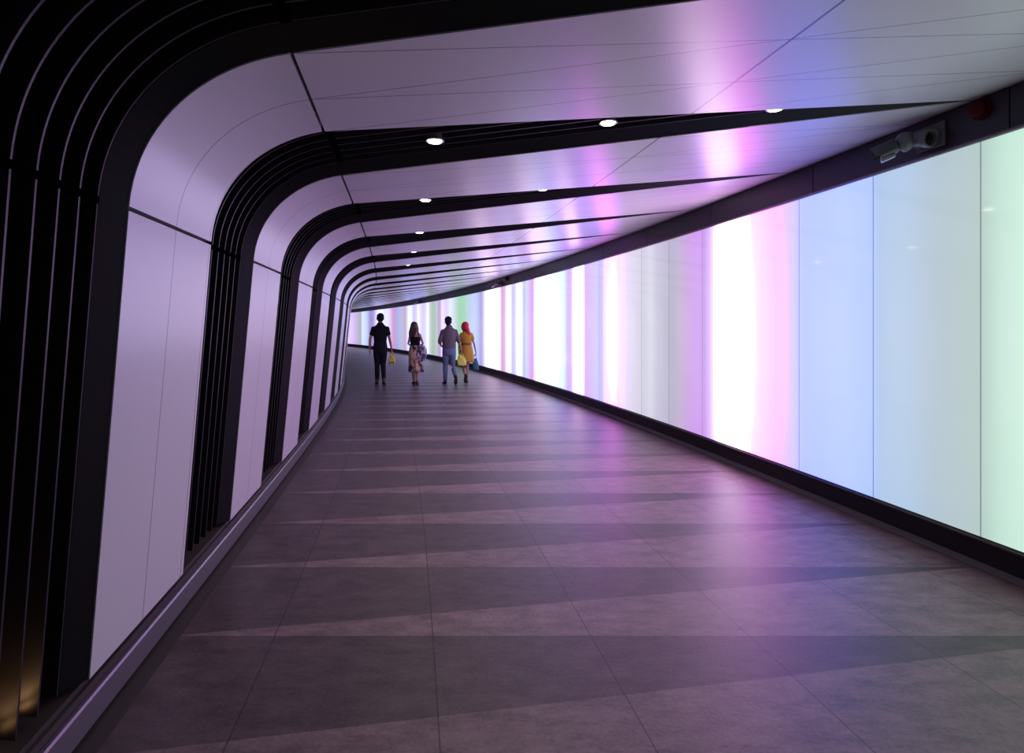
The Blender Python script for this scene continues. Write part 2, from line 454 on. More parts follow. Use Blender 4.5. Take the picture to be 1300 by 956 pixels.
for a, b in zip(joints, joints[1:]):
    a, b = max(a, Y_BACK), min(b, Y_END)
    if b-a < 0.05: continue
    n = 6; Ys = [a+0.004+(b-a-0.008)*i/n for i in range(n+1)]
    b2 = bmesh.new()
    sweep(b2, lambda Y: [(XR(Y)-0.012, 2.598), (XR(Y)-0.012, Z_R-0.006), (XR(Y)+0.12, Z_R+0.06), (XR(Y)+0.12, 2.598)], Ys)
    me = bpy.data.meshes.new('tmp'); b2.to_mesh(me); b2.free(); bm.from_mesh(me); bpy.data.meshes.remove(me)
tr = tag(link('trim_2', bm, M['band']), 'dark jointed bulkhead band between the glass wall and the ceiling', 'bulkhead', kind='structure')
bm = bmesh.new()
sweep(bm, lambda Y: [(XR(Y)-0.016, 2.582), (XR(Y)-0.016, 2.597), (XR(Y)+0.05, 2.597), (XR(Y)+0.05, 2.582)], YS)
link('frame_rail', bm, M['trimlight'], tr)['label'] = 'pinkish bronze rail over the glass'
bm = bmesh.new()
grid(bm, [[(XR(Y)+0.05, Y, DZ(Y)), (XR(Y)+0.05, Y, 2.86+DZ(Y))] for Y in YS], flip=True)
tag(link('wall_right', bm, M['back']), 'curved right side wall carrying the row of lit glass panels', 'wall', kind='structure')
# unseen dark caps, added to stop light leaking in at the open ends
for nm, Y in (('light_stop_back', Y_BACK), ('light_stop_end', Y_END+0.05)):
    bm = bmesh.new()
    box(bm, (XL(Y)+XR(Y))/2, Y, 1.5+DZ(Y), XR(Y)-XL(Y)+0.5, 0.04, 3.2)
    tag(link('light_stop_front' if nm == 'light_stop_back' else 'light_stop_back', bm, M['band']), 'unseen dark cap added behind the viewer to keep outside light out' if nm == 'light_stop_back' else 'unseen dark cap added round the far bend to keep outside light out', 'wall', kind='structure')

# glass light panels
pj = [3.395]
while pj[-1] < Y_END-0.9: pj.append(pj[-1] + dY(pj[-1], 0.792))
while pj[0] > Y_BACK+0.2: pj.insert(0, max(Y_BACK+0.03, pj[0] - dY(pj[0], 0.792)))
i0 = pj.index(3.395)
cname = {}
special = {0: ('pale mint green glowing glass panel at the right edge of the photo',),
           1: ('grey-green to pale blue glowing glass panel, second from the right edge, below the security camera',),
           2: ('pale blue glowing glass panel, third from the right edge',),
           3: ('pink glowing glass panel beside the pale blue one, fourth from the right edge',),
           4: ('brilliant white glowing glass panel, fifth from the right edge',),
           5: ('lilac glowing glass panel, sixth from the right edge',),
           6: ('pearl grey glowing glass panel, seventh from the right edge',),
           7: ('grey-white glowing glass panel, eighth from the right edge',)}
def hue_name(c):
    r, g, b = c
    mx_, mn_ = max(c), min(c)
    if mn_ > 0.80: return 'white'
    if g >= r and g >= b: return 'pale green'
    if (mx_-mn_) < 0.12: return 'pearl white'
    if r > g*1.25 and b > g*1.25: return 'pink' if r >= b*0.96 else 'violet'
    return 'lilac' if r > g else 'pale blue'
for n, (a, b) in enumerate(zip(pj, pj[1:])):
    num = n - i0 + 1         # 0 = the panel cut by the right edge of the frame
    bm = bmesh.new(); cl = bm.loops.layers.float_color.new('glow')
    ncol = max(6, int((b-a)/0.05)); zs = [0, 0.08, 0.25, 0.5, 0.75, 0.92, 1]
    a2, b2 = a+0.0028, b-0.0028
    rows = []
    for i in range(ncol+1):
        Y = a2+(b2-a2)*i/ncol
        c0 = glow_col(Y); r = []
        for t in zs:
            e = abs(2*t-1)
            avg = sum(c0)/3; sat = 1 + 0.22*e**3
            c = boost(tuple(max(0.0, (avg + (v-avg)*sat)*(1-0.06*e**3)) for v in c0), 1.8 if Y < 9 else max(0.75, 1.8-0.2*(Y-9)))
            r.append((bm.verts.new((XR(Y), Y, GZ0+0.001+(GZ1-GZ0-0.002)*t+DZ(Y))), c))
        rows.append(r)
    for i in range(ncol):
        for j in range(len(zs)-1):
            q4 = [rows[i][j], rows[i][j+1], rows[i+1][j+1], rows[i+1][j]]
            f = bm.faces.new([v[0] for v in q4])
            for lp, v in zip(f.loops, q4): lp[cl] = (*v[1], 1)
    # pane thickness
    for i in (0, ncol):
        Y = a2 if i == 0 else b2
        e = [bm.verts.new(v[0].co + Vector((0.018, 0, 0))) for v in rows[i]]
        for j in range(len(zs)-1):
            f = bm.faces.new([rows[i][j][0], e[j], e[j+1], rows[i][j+1][0]])
            for lp in f.loops: lp[cl] = (*[v*0.25 for v in rows[i][j][1]], 1)
    bmesh.ops.recalc_face_normals(bm, faces=bm.faces)
    o = link('light_panel', bm, M['glow'])
    mid = glow_col((a+b)/2)
    if num in special: lab = special[num][0]
    elif num < 0: lab = 'dim grey-green glowing glass panel in the right wall behind the viewer'
    elif num+1 < len(ordn): lab = '%s glowing glass panel, %s from the right edge' % (hue_name(mid), ordn[num+1] if num+1 > 1 else 'first')
    else:
        lab = 'narrow glowing glass panel of the far bend beyond the walking people'
    tag(o, lab, 'light panel', 'lit glass wall panels')

# ------------------------------------------------------------------ downlights in the ribs
def px_pt(x, y, Y): return Vector(((x-650)/F*Y, Y, HC - (y-HY)/F*Y))
def hit_rib(x, y, d):
    """where the pixel's ray meets the ceiling surface set back by d"""
    lo, hi = 0.5, 40.0
    for _ in range(60):
        Y = (lo+hi)/2
        X = (x-650)/F*Y; u = (X-(XL(Y)+P3.x))/(XR(Y)-XL(Y)-P3.x)
        zc = P3.y + (Z_R-P3.y)*u + d + DZ(Y)
        if HC-(y-HY)/F*Y < zc: lo = Y
        else: hi = Y
    return X, Y, zc, u
lamps = [(552,179,'round white downlight in the wide second rib, leftmost of its three'),
         (772,156,'round white downlight in the wide second rib, middle of its three'),
         (984,138,'round white downlight at the narrow right end of the second rib'),
         (540,254,'round downlight in the third rib, left of its pair'),
         (688.5,240,'round downlight in the third rib, right of its pair'),
         (532.5,295,'small round downlight in the fourth rib'),
         (524.5,319.5,'small round downlight in the fifth rib'),
         (517,336,'tiny round downlight in the sixth rib')]
for (x, y, lab) in lamps:
    X, Y, z, u = hit_rib(x, y, 0.045)
    t = empty('downlight', (X, Y, z+0.02), lab, 'downlight', 'downlights set into the ceiling ribs')
    bm = bmesh.new()
    lathe(bm, (X, Y, z+0.12), (0, 0, -1), [(0, 0.038), (0.10, 0.041), (0.115, 0.051), (0.122, 0.053), (0.124, 0.049), (0.119, 0.044)], 32)
    link('housing', bm, M['lampring'], t, smooth=True)
    bm = bmesh.new()
    lathe(bm, (X, Y, z+0.004), (0, 0, -1), [(0, 0.036), (0.004, 0.040), (0.010, 0.038), (0.014, 0.022), (0.015, 0.0)], 32)
    link('lens', bm, M['lamp'], t, smooth=True)['label'] = 'glowing warm white lens'
    ld = bpy.data.lights.new('downlight_beam', 'SPOT'); ld.energy = 16; ld.color = (1.0, 0.86, 0.70); ld.spot_size = 2.4; ld.spot_blend = 0.8; ld.shadow_soft_size = 0.05
    lo_ = bpy.data.objects.new('downlight_beam', ld); C.objects.link(lo_); lo_.location = (0, 0, -0.045); lo_.parent = t

# unseen warm lights, added to make the gold glow on the nearest rib's fins
for j, yo in enumerate((0.30, 0.42, 0.54)):
    Y = YF(1, 0)-yo+0.05; X = XL(Y)-0.13
    t = empty('added_light', (X, Y, 0.20), 'small unseen warm light added in the foot of the nearest black rib', 'added_light', 'added warm lights at the foot of the nearest rib')
    bm = bmesh.new(); lathe(bm, (X, Y, 0.192), (0, 0, 1), [(0, 0.024), (0.02, 0.026), (0.024, 0.020)], 20)
    link('housing', bm, M['camdark'], t, smooth=True)
    bm = bmesh.new(); lathe(bm, (X, Y, 0.214), (0, 0, 1), [(0, 0.017), (0.006, 0.015), (0.007, 0.0)], 20)
    link('lens', bm, M['addedlamp'], t, smooth=True)
    ld = bpy.data.lights.new('added_light_beam', 'SPOT'); ld.energy = 1.3; ld.color = (1.0, 0.56, 0.24); ld.spot_size = 1.9; ld.spot_blend = 0.9; ld.shadow_soft_size = 0.015
    lo_ = bpy.data.objects.new('added_light_beam', ld); C.objects.link(lo_); lo_.location = (0, 0, 0.026); lo_.rotation_euler = (PI, 0, 0); lo_.parent = t

# ------------------------------------------------------------------ security cameras on the bulkhead
def cctv(px, lab, sc=1.0):
    Y = y_of(px); X = XR(Y)-0.012
    z = 2.70+DZ(Y)
    ang = math.atan(-0.15136-0.009782*Y)
    root = empty('security_camera', (X, Y, z), lab, 'security camera', 'security cameras on the bulkhead', rz=-ang)
    def P(a, b, c): return Vector((a, b, c))
    mk = lambda nm, bm, m, par=root: link(nm, bm, m, par, smooth=False, world=False)
    # local frame: -X into the tunnel, +Y down the tunnel, Z up
    bm = bmesh.new(); box(bm, -0.010, -0.045, 0.005, 0.02, 0.20, 0.155, bev=0.004); mk('mounting_plate', bm, M['camdark'])
    bm = bmesh.new(); lathe(bm, (-0.02, 0.03, 0.0), (-1, 0, 0.0), [(0, 0.045), (0.03, 0.040), (0.035, 0.028), (0.09, 0.028)], 24); mk('arm', bm, M['cam'])
    # the turret: a squat sphere with seam
    bm = bmesh.new()
    bmesh.ops.create_uvsphere(bm, u_segments=28, v_segments=18, radius=0.062, matrix=Matrix.Translation((-0.120, 0.04, -0.002)))
    for f in bm.faces: f.smooth = True
    lathe(bm, (-0.120, 0.04, -0.006), (-0.3, 0.95, 0), [(-0.01, 0.064), (0.01, 0.064)], 28)
    o = mk('turret', bm, M['cam'])
    for p in o.data.polygons: p.use_smooth = True
    # barrel that looks back at the viewer
    d = Vector((0.02, -1, -0.22)).normalized(); a = Vector((-0.075, 0.045, 0.012))
    bm = bmesh.new(); lathe(bm, a, d, [(0, 0.040), (0.008, 0.047), (0.10, 0.049), (0.115, 0.060), (0.150, 0.060), (0.156, 0.055), (0.150, 0.044), (0.125, 0.040)], 36)
    o = mk('barrel', bm, M['cam'])
    bm = bmesh.new(); lathe(bm, a, d, [(0.124, 0.040), (0.128, 0.040), (0.136, 0.030), (0.138, 0.0)], 28); mk('lens', bm, M['camglass'], o)
    for i in range(8):
        bm = bmesh.new(); x_, y_, d_ = frame_to(d); c = a + d*0.136 + (x_*math.cos(i*PI/4)+y_*math.sin(i*PI/4))*0.028
        lathe(bm, c, d, [(0, 0.004), (0.005, 0.003)], 8); mk('diode', bm, M['camdark'], o)
    # long housing with a hood, looking down the tunnel
    d = Vector((-0.74, 0.55, -0.36)).normalized(); a = Vector((-0.142, 0.055, -0.016))
    bm = bmesh.new(); lathe(bm, a, d, [(0, 0.026), (0.02, 0.026), (0.024, 0.040), (0.034, 0.045), (0.125, 0.047), (0.132, 0.043)], 32)
    o = mk('housing', bm, M['cam'])
    x_, y_, d_ = frame_to(d)
    m = Matrix((( x_.x, d.x, y_.x, a.x), (x_.y, d.y, y_.y, a.y), (x_.z, d.z, y_.z, a.z), (0, 0, 0, 1)))
    bm = bmesh.new()
    rows = []
    for i in range(13):
        t = -0.15*PI + 1.3*PI*i/12
        rows.append([m @ Vector((0.055*math.cos(t), 0.03, 0.055*math.sin(t))), m @ Vector((0.055*math.cos(t), 0.165, 0.055*math.sin(t)))])
    grid(bm, rows)
    bmesh.ops.solidify(bm, geom=bm.faces[:], thickness=0.003)
    mk('sunshield', bm, M['cam'], o)
    bm = bmesh.new(); box(bm, 0, 0.095, -0.053, 0.05, 0.085, 0.022, m=m, bev=0.004); mk('infrared_lamp', bm, M['lampring'], o)
    bm = bmesh.new(); lathe(bm, a, d, [(0.1325, 0.036), (0.136, 0.034), (0.137, 0.0)], 24); mk('lens', bm, M['camglass'], o)
    return root
cctv(1178, 'grey twin-barrel security camera on the dark band at upper right')
cctv(636, 'small distant security camera beside the far red beacon on the dark band')
cctv(533, 'tiny dark security camera on the far bend of the band, above the second walker')
C_objs = None
def beacon(px, lab):
    Y = y_of(px); X = XR(Y)-0.012; z = 2.762+DZ(Y)
    ang = math.atan(-0.15136-0.009782*Y)
    root = empty('red_beacon', (X, Y, z), lab, 'beacon', 'red beacons on the bulkhead', rz=-ang)
    bm = bmesh.new(); lathe(bm, (0, 0, 0), (-1, 0, 0), [(0, 0.058), (0.018, 0.058), (0.02, 0.05)], 28); link('base', bm, M['red'], root, world=False)
    bm = bmesh.new(); lathe(bm, (-0.02, 0, 0), (-1, 0, 0), [(0, 0.047), (0.02, 0.046), (0.04, 0.038), (0.052, 0.022), (0.056, 0.0)], 28); link('dome', bm, M['red'], root, smooth=True, world=False)
beacon(1250, 'dark red alarm beacon on the band at the right edge, above the mint panel')
beacon(645, 'small red alarm beacon on the distant band beside the far security camera')

#PEOPLE
# ------------------------------------------------------------------ people
def skinmat(nm, col): return mat(nm, col, 0.55, spec=0.4, noise=(9, 0.05))
M['skin_a'] = skinmat('skin_light', (0.42, 0.24, 0.17)); M['skin_b'] = skinmat('skin_tan', (0.40, 0.21, 0.15))
M['lips'] = mat('lips', (0.32, 0.09, 0.08), 0.4)
M['hair_dark'] = mat('hair_dark', (0.010, 0.008, 0.007), 0.75, spec=0.15, noise=(60, 0.4))
M['hair_brown'] = mat('hair_brown', (0.055, 0.024, 0.015), 0.45, noise=(60, 0.4))
M['scarf_red'] = mat('scarf_red', (0.60, 0.008, 0.035), 0.6, noise=(30, 0.15))
M['cloth_black'] = mat('cloth_black', (0.007, 0.007, 0.009), 0.85, spec=0.2)
M['trouser_black'] = mat('trouser_black', (0.011, 0.010, 0.014), 0.8, spec=0.2)
M['shirt_grey'] = mat('shirt_grey', (0.135, 0.095, 0.115), 0.8, noise=(25, 0.12))
M['denim'] = mat('denim', (0.13, 0.18, 0.28), 0.8, noise=(22, 0.25))
M['mustard'] = mat('mustard', (0.52, 0.26, 0.02), 0.75, noise=(14, 0.10))
M['belt'] = mat('belt', (0.22, 0.09, 0.02), 0.6)
M['shoe_brown'] = mat('shoe_brown', (0.07, 0.03, 0.02), 0.5)
M['shoe_black'] = mat('shoe_black', (0.015, 0.012, 0.013), 0.5)
M['sole'] = mat('sole', (0.035, 0.03, 0.03), 0.7)
M['bag_yellow'] = mat('bag_yellow', (0.78, 0.72, 0.10), 0.45, noise=(20, 0.10))
M['bag_print'] = mat('bag_print', (0.08, 0.07, 0.02), 0.6)
M['bag_teal'] = mat('bag_teal', (0.02, 0.12, 0.17), 0.5, noise=(12, 0.35))
M['eye'] = mat('eye', (0.05, 0.04, 0.035), 0.2)
def pattern(nm, scale, cols, rough=0.8):
    m = bpy.data.materials.new(nm); m.use_nodes = True
    nt = m.node_tree; b = nt.nodes['Principled BSDF']; b.inputs['Roughness'].default_value = rough
    tc = N(nt, 'ShaderNodeTexCoord'); nz = N(nt, 'ShaderNodeTexNoise'); nz.inputs['Scale'].default_value = scale*0.7
    mixv = N(nt, 'ShaderNodeVectorMath', operation='MULTIPLY_ADD')
    nt.links.new(tc.outputs['Object'], nz.inputs['Vector']); nt.links.new(nz.outputs['Color'], mixv.inputs[0])
    mixv.inputs[1].default_value = (0.10, 0.10, 0.10); nt.links.new(tc.outputs['Object'], mixv.inputs[2])
    vo = N(nt, 'ShaderNodeTexVoronoi'); vo.inputs['Scale'].default_value = scale
    nt.links.new(mixv.outputs[0], vo.inputs['Vector'])
    sp = N(nt, 'ShaderNodeSeparateXYZ'); nt.links.new(vo.outputs['Color'], sp.inputs[0])
    cr = N(nt, 'ShaderNodeValToRGB'); cr.color_ramp.interpolation = 'CONSTANT'
    e = cr.color_ramp.elements; e[0].color = (*cols[0], 1); e[1].position = 1/len(cols); e[1].color = (*cols[1], 1)
    for i, c in enumerate(cols[2:], 2):
        n_ = e.new(i/len(cols)); n_.color = (*c, 1)
    nt.links.new(sp.outputs[0], cr.inputs[0]); nt.links.new(cr.outputs[0], b.inputs['Base Color'])
    return m
M['skirt_print'] = pattern('skirt_print', 14.0, [(0.55,0.26,0.14), (0.02,0.015,0.03), (0.62,0.42,0.30), (0.55,0.30,0.22), (0.16,0.20,0.20), (0.60,0.33,0.05), (0.62,0.40,0.36), (0.05,0.06,0.12)])
M['garment_print'] = pattern('garment_print', 17.0, [(0.62,0.52,0.60), (0.04,0.04,0.08), (0.55,0.47,0.56), (0.66,0.56,0.64), (0.10,0.09,0.15)])

def tube(bm, pts, n=18, cap=True):
    """tapered tube through (x,y,z,rx[,ry]); rx is sideways, ry is front to back"""
    P = [Vector(p[:3]) for p in pts]; R = [(p[3], p[4] if len(p) > 4 else p[3]) for p in pts]
    T = []
    for i in range(len(P)):
        a = P[max(0, i-1)]; b = P[min(len(P)-1, i+1)]; T.append((b-a).normalized())
    if cap:
        a, b = P[0], P[-1]
        pre, post = [], []
        for s, kf in ((0.95, 0.35), (0.75, 0.70), (0.4, 0.93)):
            pre.insert(0, (a-T[0]*min(R[0])*s*0 - T[0]*min(R[0])*kf*0.9, R[0], s, T[0]))
            post.append((b+T[-1]*min(R[-1])*kf*0.9, R[-1], s, T[-1]))
        seq = [(p, r, s, t) for p, r, s, t in pre] + [(p, r, 1.0, t) for p, r, t in zip(P, R, T)] + post
    else:
        seq = [(p, r, 1.0, t) for p, r, t in zip(P, R, T)]
    rings = []
    for p, r, s, t in seq:
        ref = Vector((0, 1, 0)) if abs(t.y) < 0.75 else Vector((0, 0, -1 if t.y > 0 else 1))
        x = ref.cross(t).normalized(); y = t.cross(x).normalized()
        rings.append([bm.verts.new(p + x*r[0]*s*math.cos(2*PI*i/n) + y*r[1]*s*math.sin(2*PI*i/n)) for i in range(n)])
    for a, b in zip(rings, rings[1:]):
        for i in range(n): bm.faces.new([a[i], a[(i+1) % n], b[(i+1) % n], b[i]])
    if cap:
        bm.faces.new(list(reversed(rings[0]))); bm.faces.new(rings[-1])
    return rings
def blob(bm, c, r, rot=None, seg=20):
    m = Matrix.Translation(c)
    if rot: m = m @ rot
    m = m @ Matrix.Diagonal((*r, 1))
    bmesh.ops.create_uvsphere(bm, u_segments=seg, v_segments=seg//2+2, radius=1.0, matrix=m)
def fused(name, bm, m, parent, voxel=0.007, smooth_it=4):
    """fuse the overlapping volumes into ONE continuous skin"""
    bmesh.ops.recalc_face_normals(bm, faces=bm.faces)
    me = bpy.data.meshes.new(name); bm.to_mesh(me); bm.free()
    o = bpy.data.objects.new(name, me); C.objects.link(o)
    rm = o.modifiers.new('r', 'REMESH'); rm.mode = 'VOXEL'; rm.voxel_size = voxel; rm.use_smooth_shade = True
    sm = o.modifiers.new('s', 'SMOOTH'); sm.iterations = smooth_it; sm.factor = 0.5
    dg = bpy.context.evaluated_depsgraph_get(); dg.update()
    new = bpy.data.meshes.new_from_object(o.evaluated_get(dg))
    o.modifiers.clear(); o.data = new; bpy.data.meshes.remove(me); new.name = name
    new.materials.clear(); new.materials.append(m)
    for p in new.polygons: p.use_smooth = True
    o.parent = parent
    return o
def hand(bm, wrist, d, side, curl, s=1.0):
    """palm, four unequal bent fingers and a thumb; side=+1 right hand; palm faces the thigh"""
    w = Vector(wrist); d = Vector(d).normalized()
    n = Vector((-side, 0, 0)); n = (n - d*n.dot(d)).normalized()      # palm normal, towards the body
    f = d.cross(n).normalized();
    if f.y < 0: f = -f                                                # towards the front: the thumb side
    tube(bm, [(*(w - d*0.01), 0.020*s), (*(w + d*0.03*s), 0.018*s), (*(w+d*0.08*s), 0.014*s)], 12)
    for off in (-0.022, -0.008, 0.008, 0.022):
        a = w + d*0.02*s + f*off*0.8*s; b = w + d*0.088*s + f*off*s
        tube(bm, [(*a, 0.012*s), (*b, 0.0105*s)], 10)
    for off, L in ((-0.030, 0.062), (-0.010, 0.078), (0.010, 0.084), (0.030, 0.074)):
        p = w + d*0.088*s + f*off*0.95*s; dirv = d.copy(); pts = [(*p, 0.0095*s)]
        for q in range(3):
            dirv = (Matrix.Rotation(curl*(0.7 if q == 0 else 1.0), 3, f.cross(Vector((0, 0, 0))) if False else f) @ dirv) if True else dirv
            # rotate so that the finger bends to the palm side
            if dirv.dot(n) < d.dot(n)-1e-6:
                dirv = Matrix.Rotation(-2*curl*(0.7 if q == 0 else 1.0), 3, f) @ dirv
            p = p + dirv*L*s*(0.45, 0.32, 0.23)[q]
            pts.append((*p, (0.0088, 0.008, 0.007)[q]*s))
        tube(bm, pts, 10)
    a = w + d*0.028*s + f*0.022*s
    b = a + (d*0.55+f*0.7+n*0.35).normalized()*0.036*s; c = b + (d*0.8+f*0.3+n*0.5).normalized()*0.030*s; e = c + (d*0.9+n*0.5).normalized()*0.022*s
    tube(bm, [(*a, 0.013*s), (*b, 0.0105*s), (*c, 0.0095*s), (*e, 0.008*s)], 10)
def lerp3(a, b, t): return tuple(a[i]+(b[i]-a[i])*t for i in range(3))
def limb(bm, a, b, c, r, n=16, ext=0.0):
    """shoulder-elbow-wrist or hip-knee-ankle: r = five radii"""
    m1 = lerp3(a, b, 0.45); m2 = lerp3(b, c, 0.35)
    tube(bm, [(*a, r[0]), (*m1, r[1]), (*b, r[2]), (*m2, r[3]), (*c, r[4])], n)
def foot(bm, ank, yaw, pitch, s, extra=0.0):
    """ank: ankle point; pitch>0 lifts the heel (toe stays down)"""
    R = Matrix.Rotation(yaw, 3, 'Z') @ Matrix.Rotation(-pitch, 3, 'X')
    A = Vector(ank)
    def q(x, y, z): return tuple(A + R @ Vector((x, y, z)))
    tube(bm, [(*q(0, -0.045*s, -0.045*s), 0.033*s+extra, 0.032*s+extra), (*q(0, 0.02*s, -0.045*s), 0.034*s+extra, 0.036*s+extra), (*q(0, 0.09*s, -0.055*s), 0.040*s+extra, 0.026*s+extra),
              (*q(0, 0.145*s, -0.062*s), 0.041*s+extra, 0.019*s+extra), (*q(0, 0.18*s, -0.064*s), 0.030*s+extra, 0.016*s+extra)], 16)
    return q
def make_head(bm, c, s, yaw, male=True):
    """c: centre of the head"""
    R = Matrix.Rotation(yaw, 4, 'Z'); R3 = R.to_3x3(); c = Vector(c)
    q = lambda x, y, z: c + R3 @ (Vector((x, y, z))*s)
    blob(bm, q(0, -0.012, 0.025), (0.076*s, 0.094*s, 0.090*s), R)
    blob(bm, q(0, 0.022, -0.030), (0.062*s, 0.070*s, 0.080*s), R)
    blob(bm, q(0, 0.045, -0.085), (0.036*s, 0.036*s, 0.026*s), R)      # chin
    blob(bm, q(0, 0.070, 0.020), (0.050*s, 0.016*s, 0.012*s), R)       # brow
    tube(bm, [(*q(0, 0.080, 0.012), 0.008*s), (*q(0, 0.096, -0.018), 0.012*s), (*q(0, 0.094, -0.030), 0.014*s)], 10)
    for e in (-1, 1):
        blob(bm, q(0.045*e, 0.060, -0.025), (0.020*s, 0.018*s, 0.022*s), R)   # cheeks
        blob(bm, q(0.078*e, -0.002, -0.008), (0.009*s, 0.018*s, 0.030*s), R)  # ears
    blob(bm, q(0, 0.084, -0.052), (0.024*s, 0.010*s, 0.009*s), R)
    return q, R
def face_parts(q, R, s, root):
    for e in (-1, 1):
        bm = bmesh.new(); blob(bm, q(0.030*e, 0.078, 0.0), (0.012*s, 0.008*s, 0.007*s), R, 12); link('eye', bm, M['eye'], root, True, False)
    bm = bmesh.new(); blob(bm, q(0, 0.091, -0.052), (0.021*s, 0.006*s, 0.006*s), R, 12); link('mouth', bm, M['lips'], root, True, False)

YP = 14.4
def stand(px, Y=YP): return ((px-650)/F*Y, Y, DZ(Y))
def cloth_tube(name, rings, m, parent, n=48, fold=0.0, nf=9, thick=0.006, ph=0.0):
    """open draped tube: rings (x,y,z,rx,ry), folds growing towards the hem"""
    bm = bmesh.new(); rows = []
    for k, (x, y, z, rx, ry) in enumerate(rings):
        t = k/(len(rings)-1); r = []
        for i in range(n+1):
            a = 2*PI*i/n; w = 1 + fold*t*(math.sin(nf*a+ph)+0.5*math.sin((nf*2-3)*a+1.3))
            r.append((x+rx*w*math.cos(a), y+ry*w*math.sin(a), z + (0.012*t*math.sin(3*a+ph) if fold else 0)))
        rows.append(r)
    grid(bm, rows)
    bmesh.ops.remove_doubles(bm, verts=bm.verts, dist=1e-5)
    bmesh.ops.recalc_face_normals(bm, faces=bm.faces)
    bmesh.ops.solidify(bm, geom=bm.faces[:], thickness=thick)
    return link(name, bm, m, parent, True, False)

def person(px, label, s, cfg, Y=YP, rz=0.24):
    root = empty('person', stand(px, Y), label, 'person', None, rz=rz)
    f = cfg['female']; sk = cfg['skin']; z = lambda v: v*s
    bm = bmesh.new()
    cx = cfg.get('lean', 0.0)
    if f: T = [(0,0,.84,.155,.105),(0,0,.92,.165,.115),(0,0,1.02,.135,.10),(cx/2,0,1.12,.118,.09),(cx,0,1.24,.135,.098),(cx,0,1.34,.145,.09),(cx,0,1.42,.11,.065),(cx,0,1.47,.05,.05)]
    else: T = [(0,0,.86,.155,.105),(0,0,.95,.160,.11),(0,0,1.06,.145,.10),(cx/2,0,1.18,.155,.105),(cx,0,1.30,.175,.115),(cx,0,1.38,.170,.105),(cx,0,1.43,.150,.090),(cx,0,1.465,.105,.072),(cx,0,1.50,.066,.062)]
    tube(bm, [(a*s, b*s, c*s, d*s, e*s) for a, b, c, d, e in T], 28)
    nz = 1.47 if f else 1.51
    hc = (cfg['head'][0]*s, cfg['head'][1]*s, (1.640 if not f else 1.59)*s)
    hs = (1.10 if not f else 1.06)*s
    tube(bm, [(cx*s, -0.005, (nz-0.04)*s, .052*s), (hc[0]*0.5+cx*s*0.5, 0, (nz+0.03)*s, .046*s), (hc[0], hc[1]-0.01*s, hc[2]-0.05*s, .046*s)], 18)
    q, R = make_head(bm, hc, hs, cfg.get('hyaw', 0.0))
    ar = (.050, .042, .034, .032, .022) if not f else (.038, .034, .028, .026, .018)
    for side, k in ((-1, 'L'), (1, 'R')):
        sh_, el, wr, hd, curl = cfg['arm'+k]
        sc_ = lambda p: tuple(v*s for v in p)
        limb(bm, sc_(sh_), sc_(el), sc_(wr), [v*s for v in ar])
        hand(bm, sc_(wr), hd, side, curl, s*(1.0 if not f else 0.9))
        hp, kn, an, yaw, pit = cfg['leg'+k]
        lr = (.082, .074, .054, .055, .036) if not f else (.080, .070, .050, .050, .033)
        limb(bm, sc_(hp), sc_(kn), sc_(an), [v*s for v in lr], 18)
        foot(bm, sc_(an), yaw, pit, s*(1.0 if not f else 0.9))
    body = fused('body', bm, sk, root, 0.0065, 3)
    face_parts(q, R, hs, body)
    return root, s, q, R, hs
def trousers(root, s, cfg, m, ex=0.014, lo=0.06):
    bm = bmesh.new()
    tube(bm, [(a*s, b*s, c*s, d*s+ex, e*s+ex) for a, b, c, d, e in [(0,0,.84,.150,.105),(0,0,.93,.160,.115),(0,0,1.02,.148,.104)]], 28)
    for k in 'LR':
        hp, kn, an, yaw, pit = cfg['leg'+k]; an2 = lerp3(kn, an, 1-lo)
        limb(bm, *[tuple(v*s for v in p) for p in (hp, kn, an2)], [v*s+ex for v in (.080, .074, .052, .050, .040)], 20)
    return fused('trousers', bm, m, root, 0.009, 4)
def top(root, s, cfg, m, T, ex, sleeve, name='shirt', ar=(.052, .046, .038, .036, .03)):
    bm = bmesh.new()
    tube(bm, [(a*s, b*s, c*s, d*s+ex, e*s+ex) for a, b, c, d, e in T], 30)
    for k in 'LR':
        sh_, el, wr, hd, curl = cfg['arm'+k]
        a, b = tuple(v*s for v in sh_), tuple(v*s for v in el)
        if sleeve <= 1:
            e = lerp3(a, b, sleeve); tube(bm, [(*a, ar[0]*s+ex), (*lerp3(a, e, .5), ar[1]*s+ex), (*e, ar[1]*s+ex*1.1)], 20)
        else:
            c = lerp3(b, tuple(v*s for v in wr), sleeve-1)
            tube(bm, [(*a, ar[0]*s+ex), (*lerp3(a, b, .5), ar[1]*s+ex), (*b, ar[2]*s+ex), (*c, ar[3]*s+ex)], 20)
    return fused(name, bm, m, root, 0.009, 3)
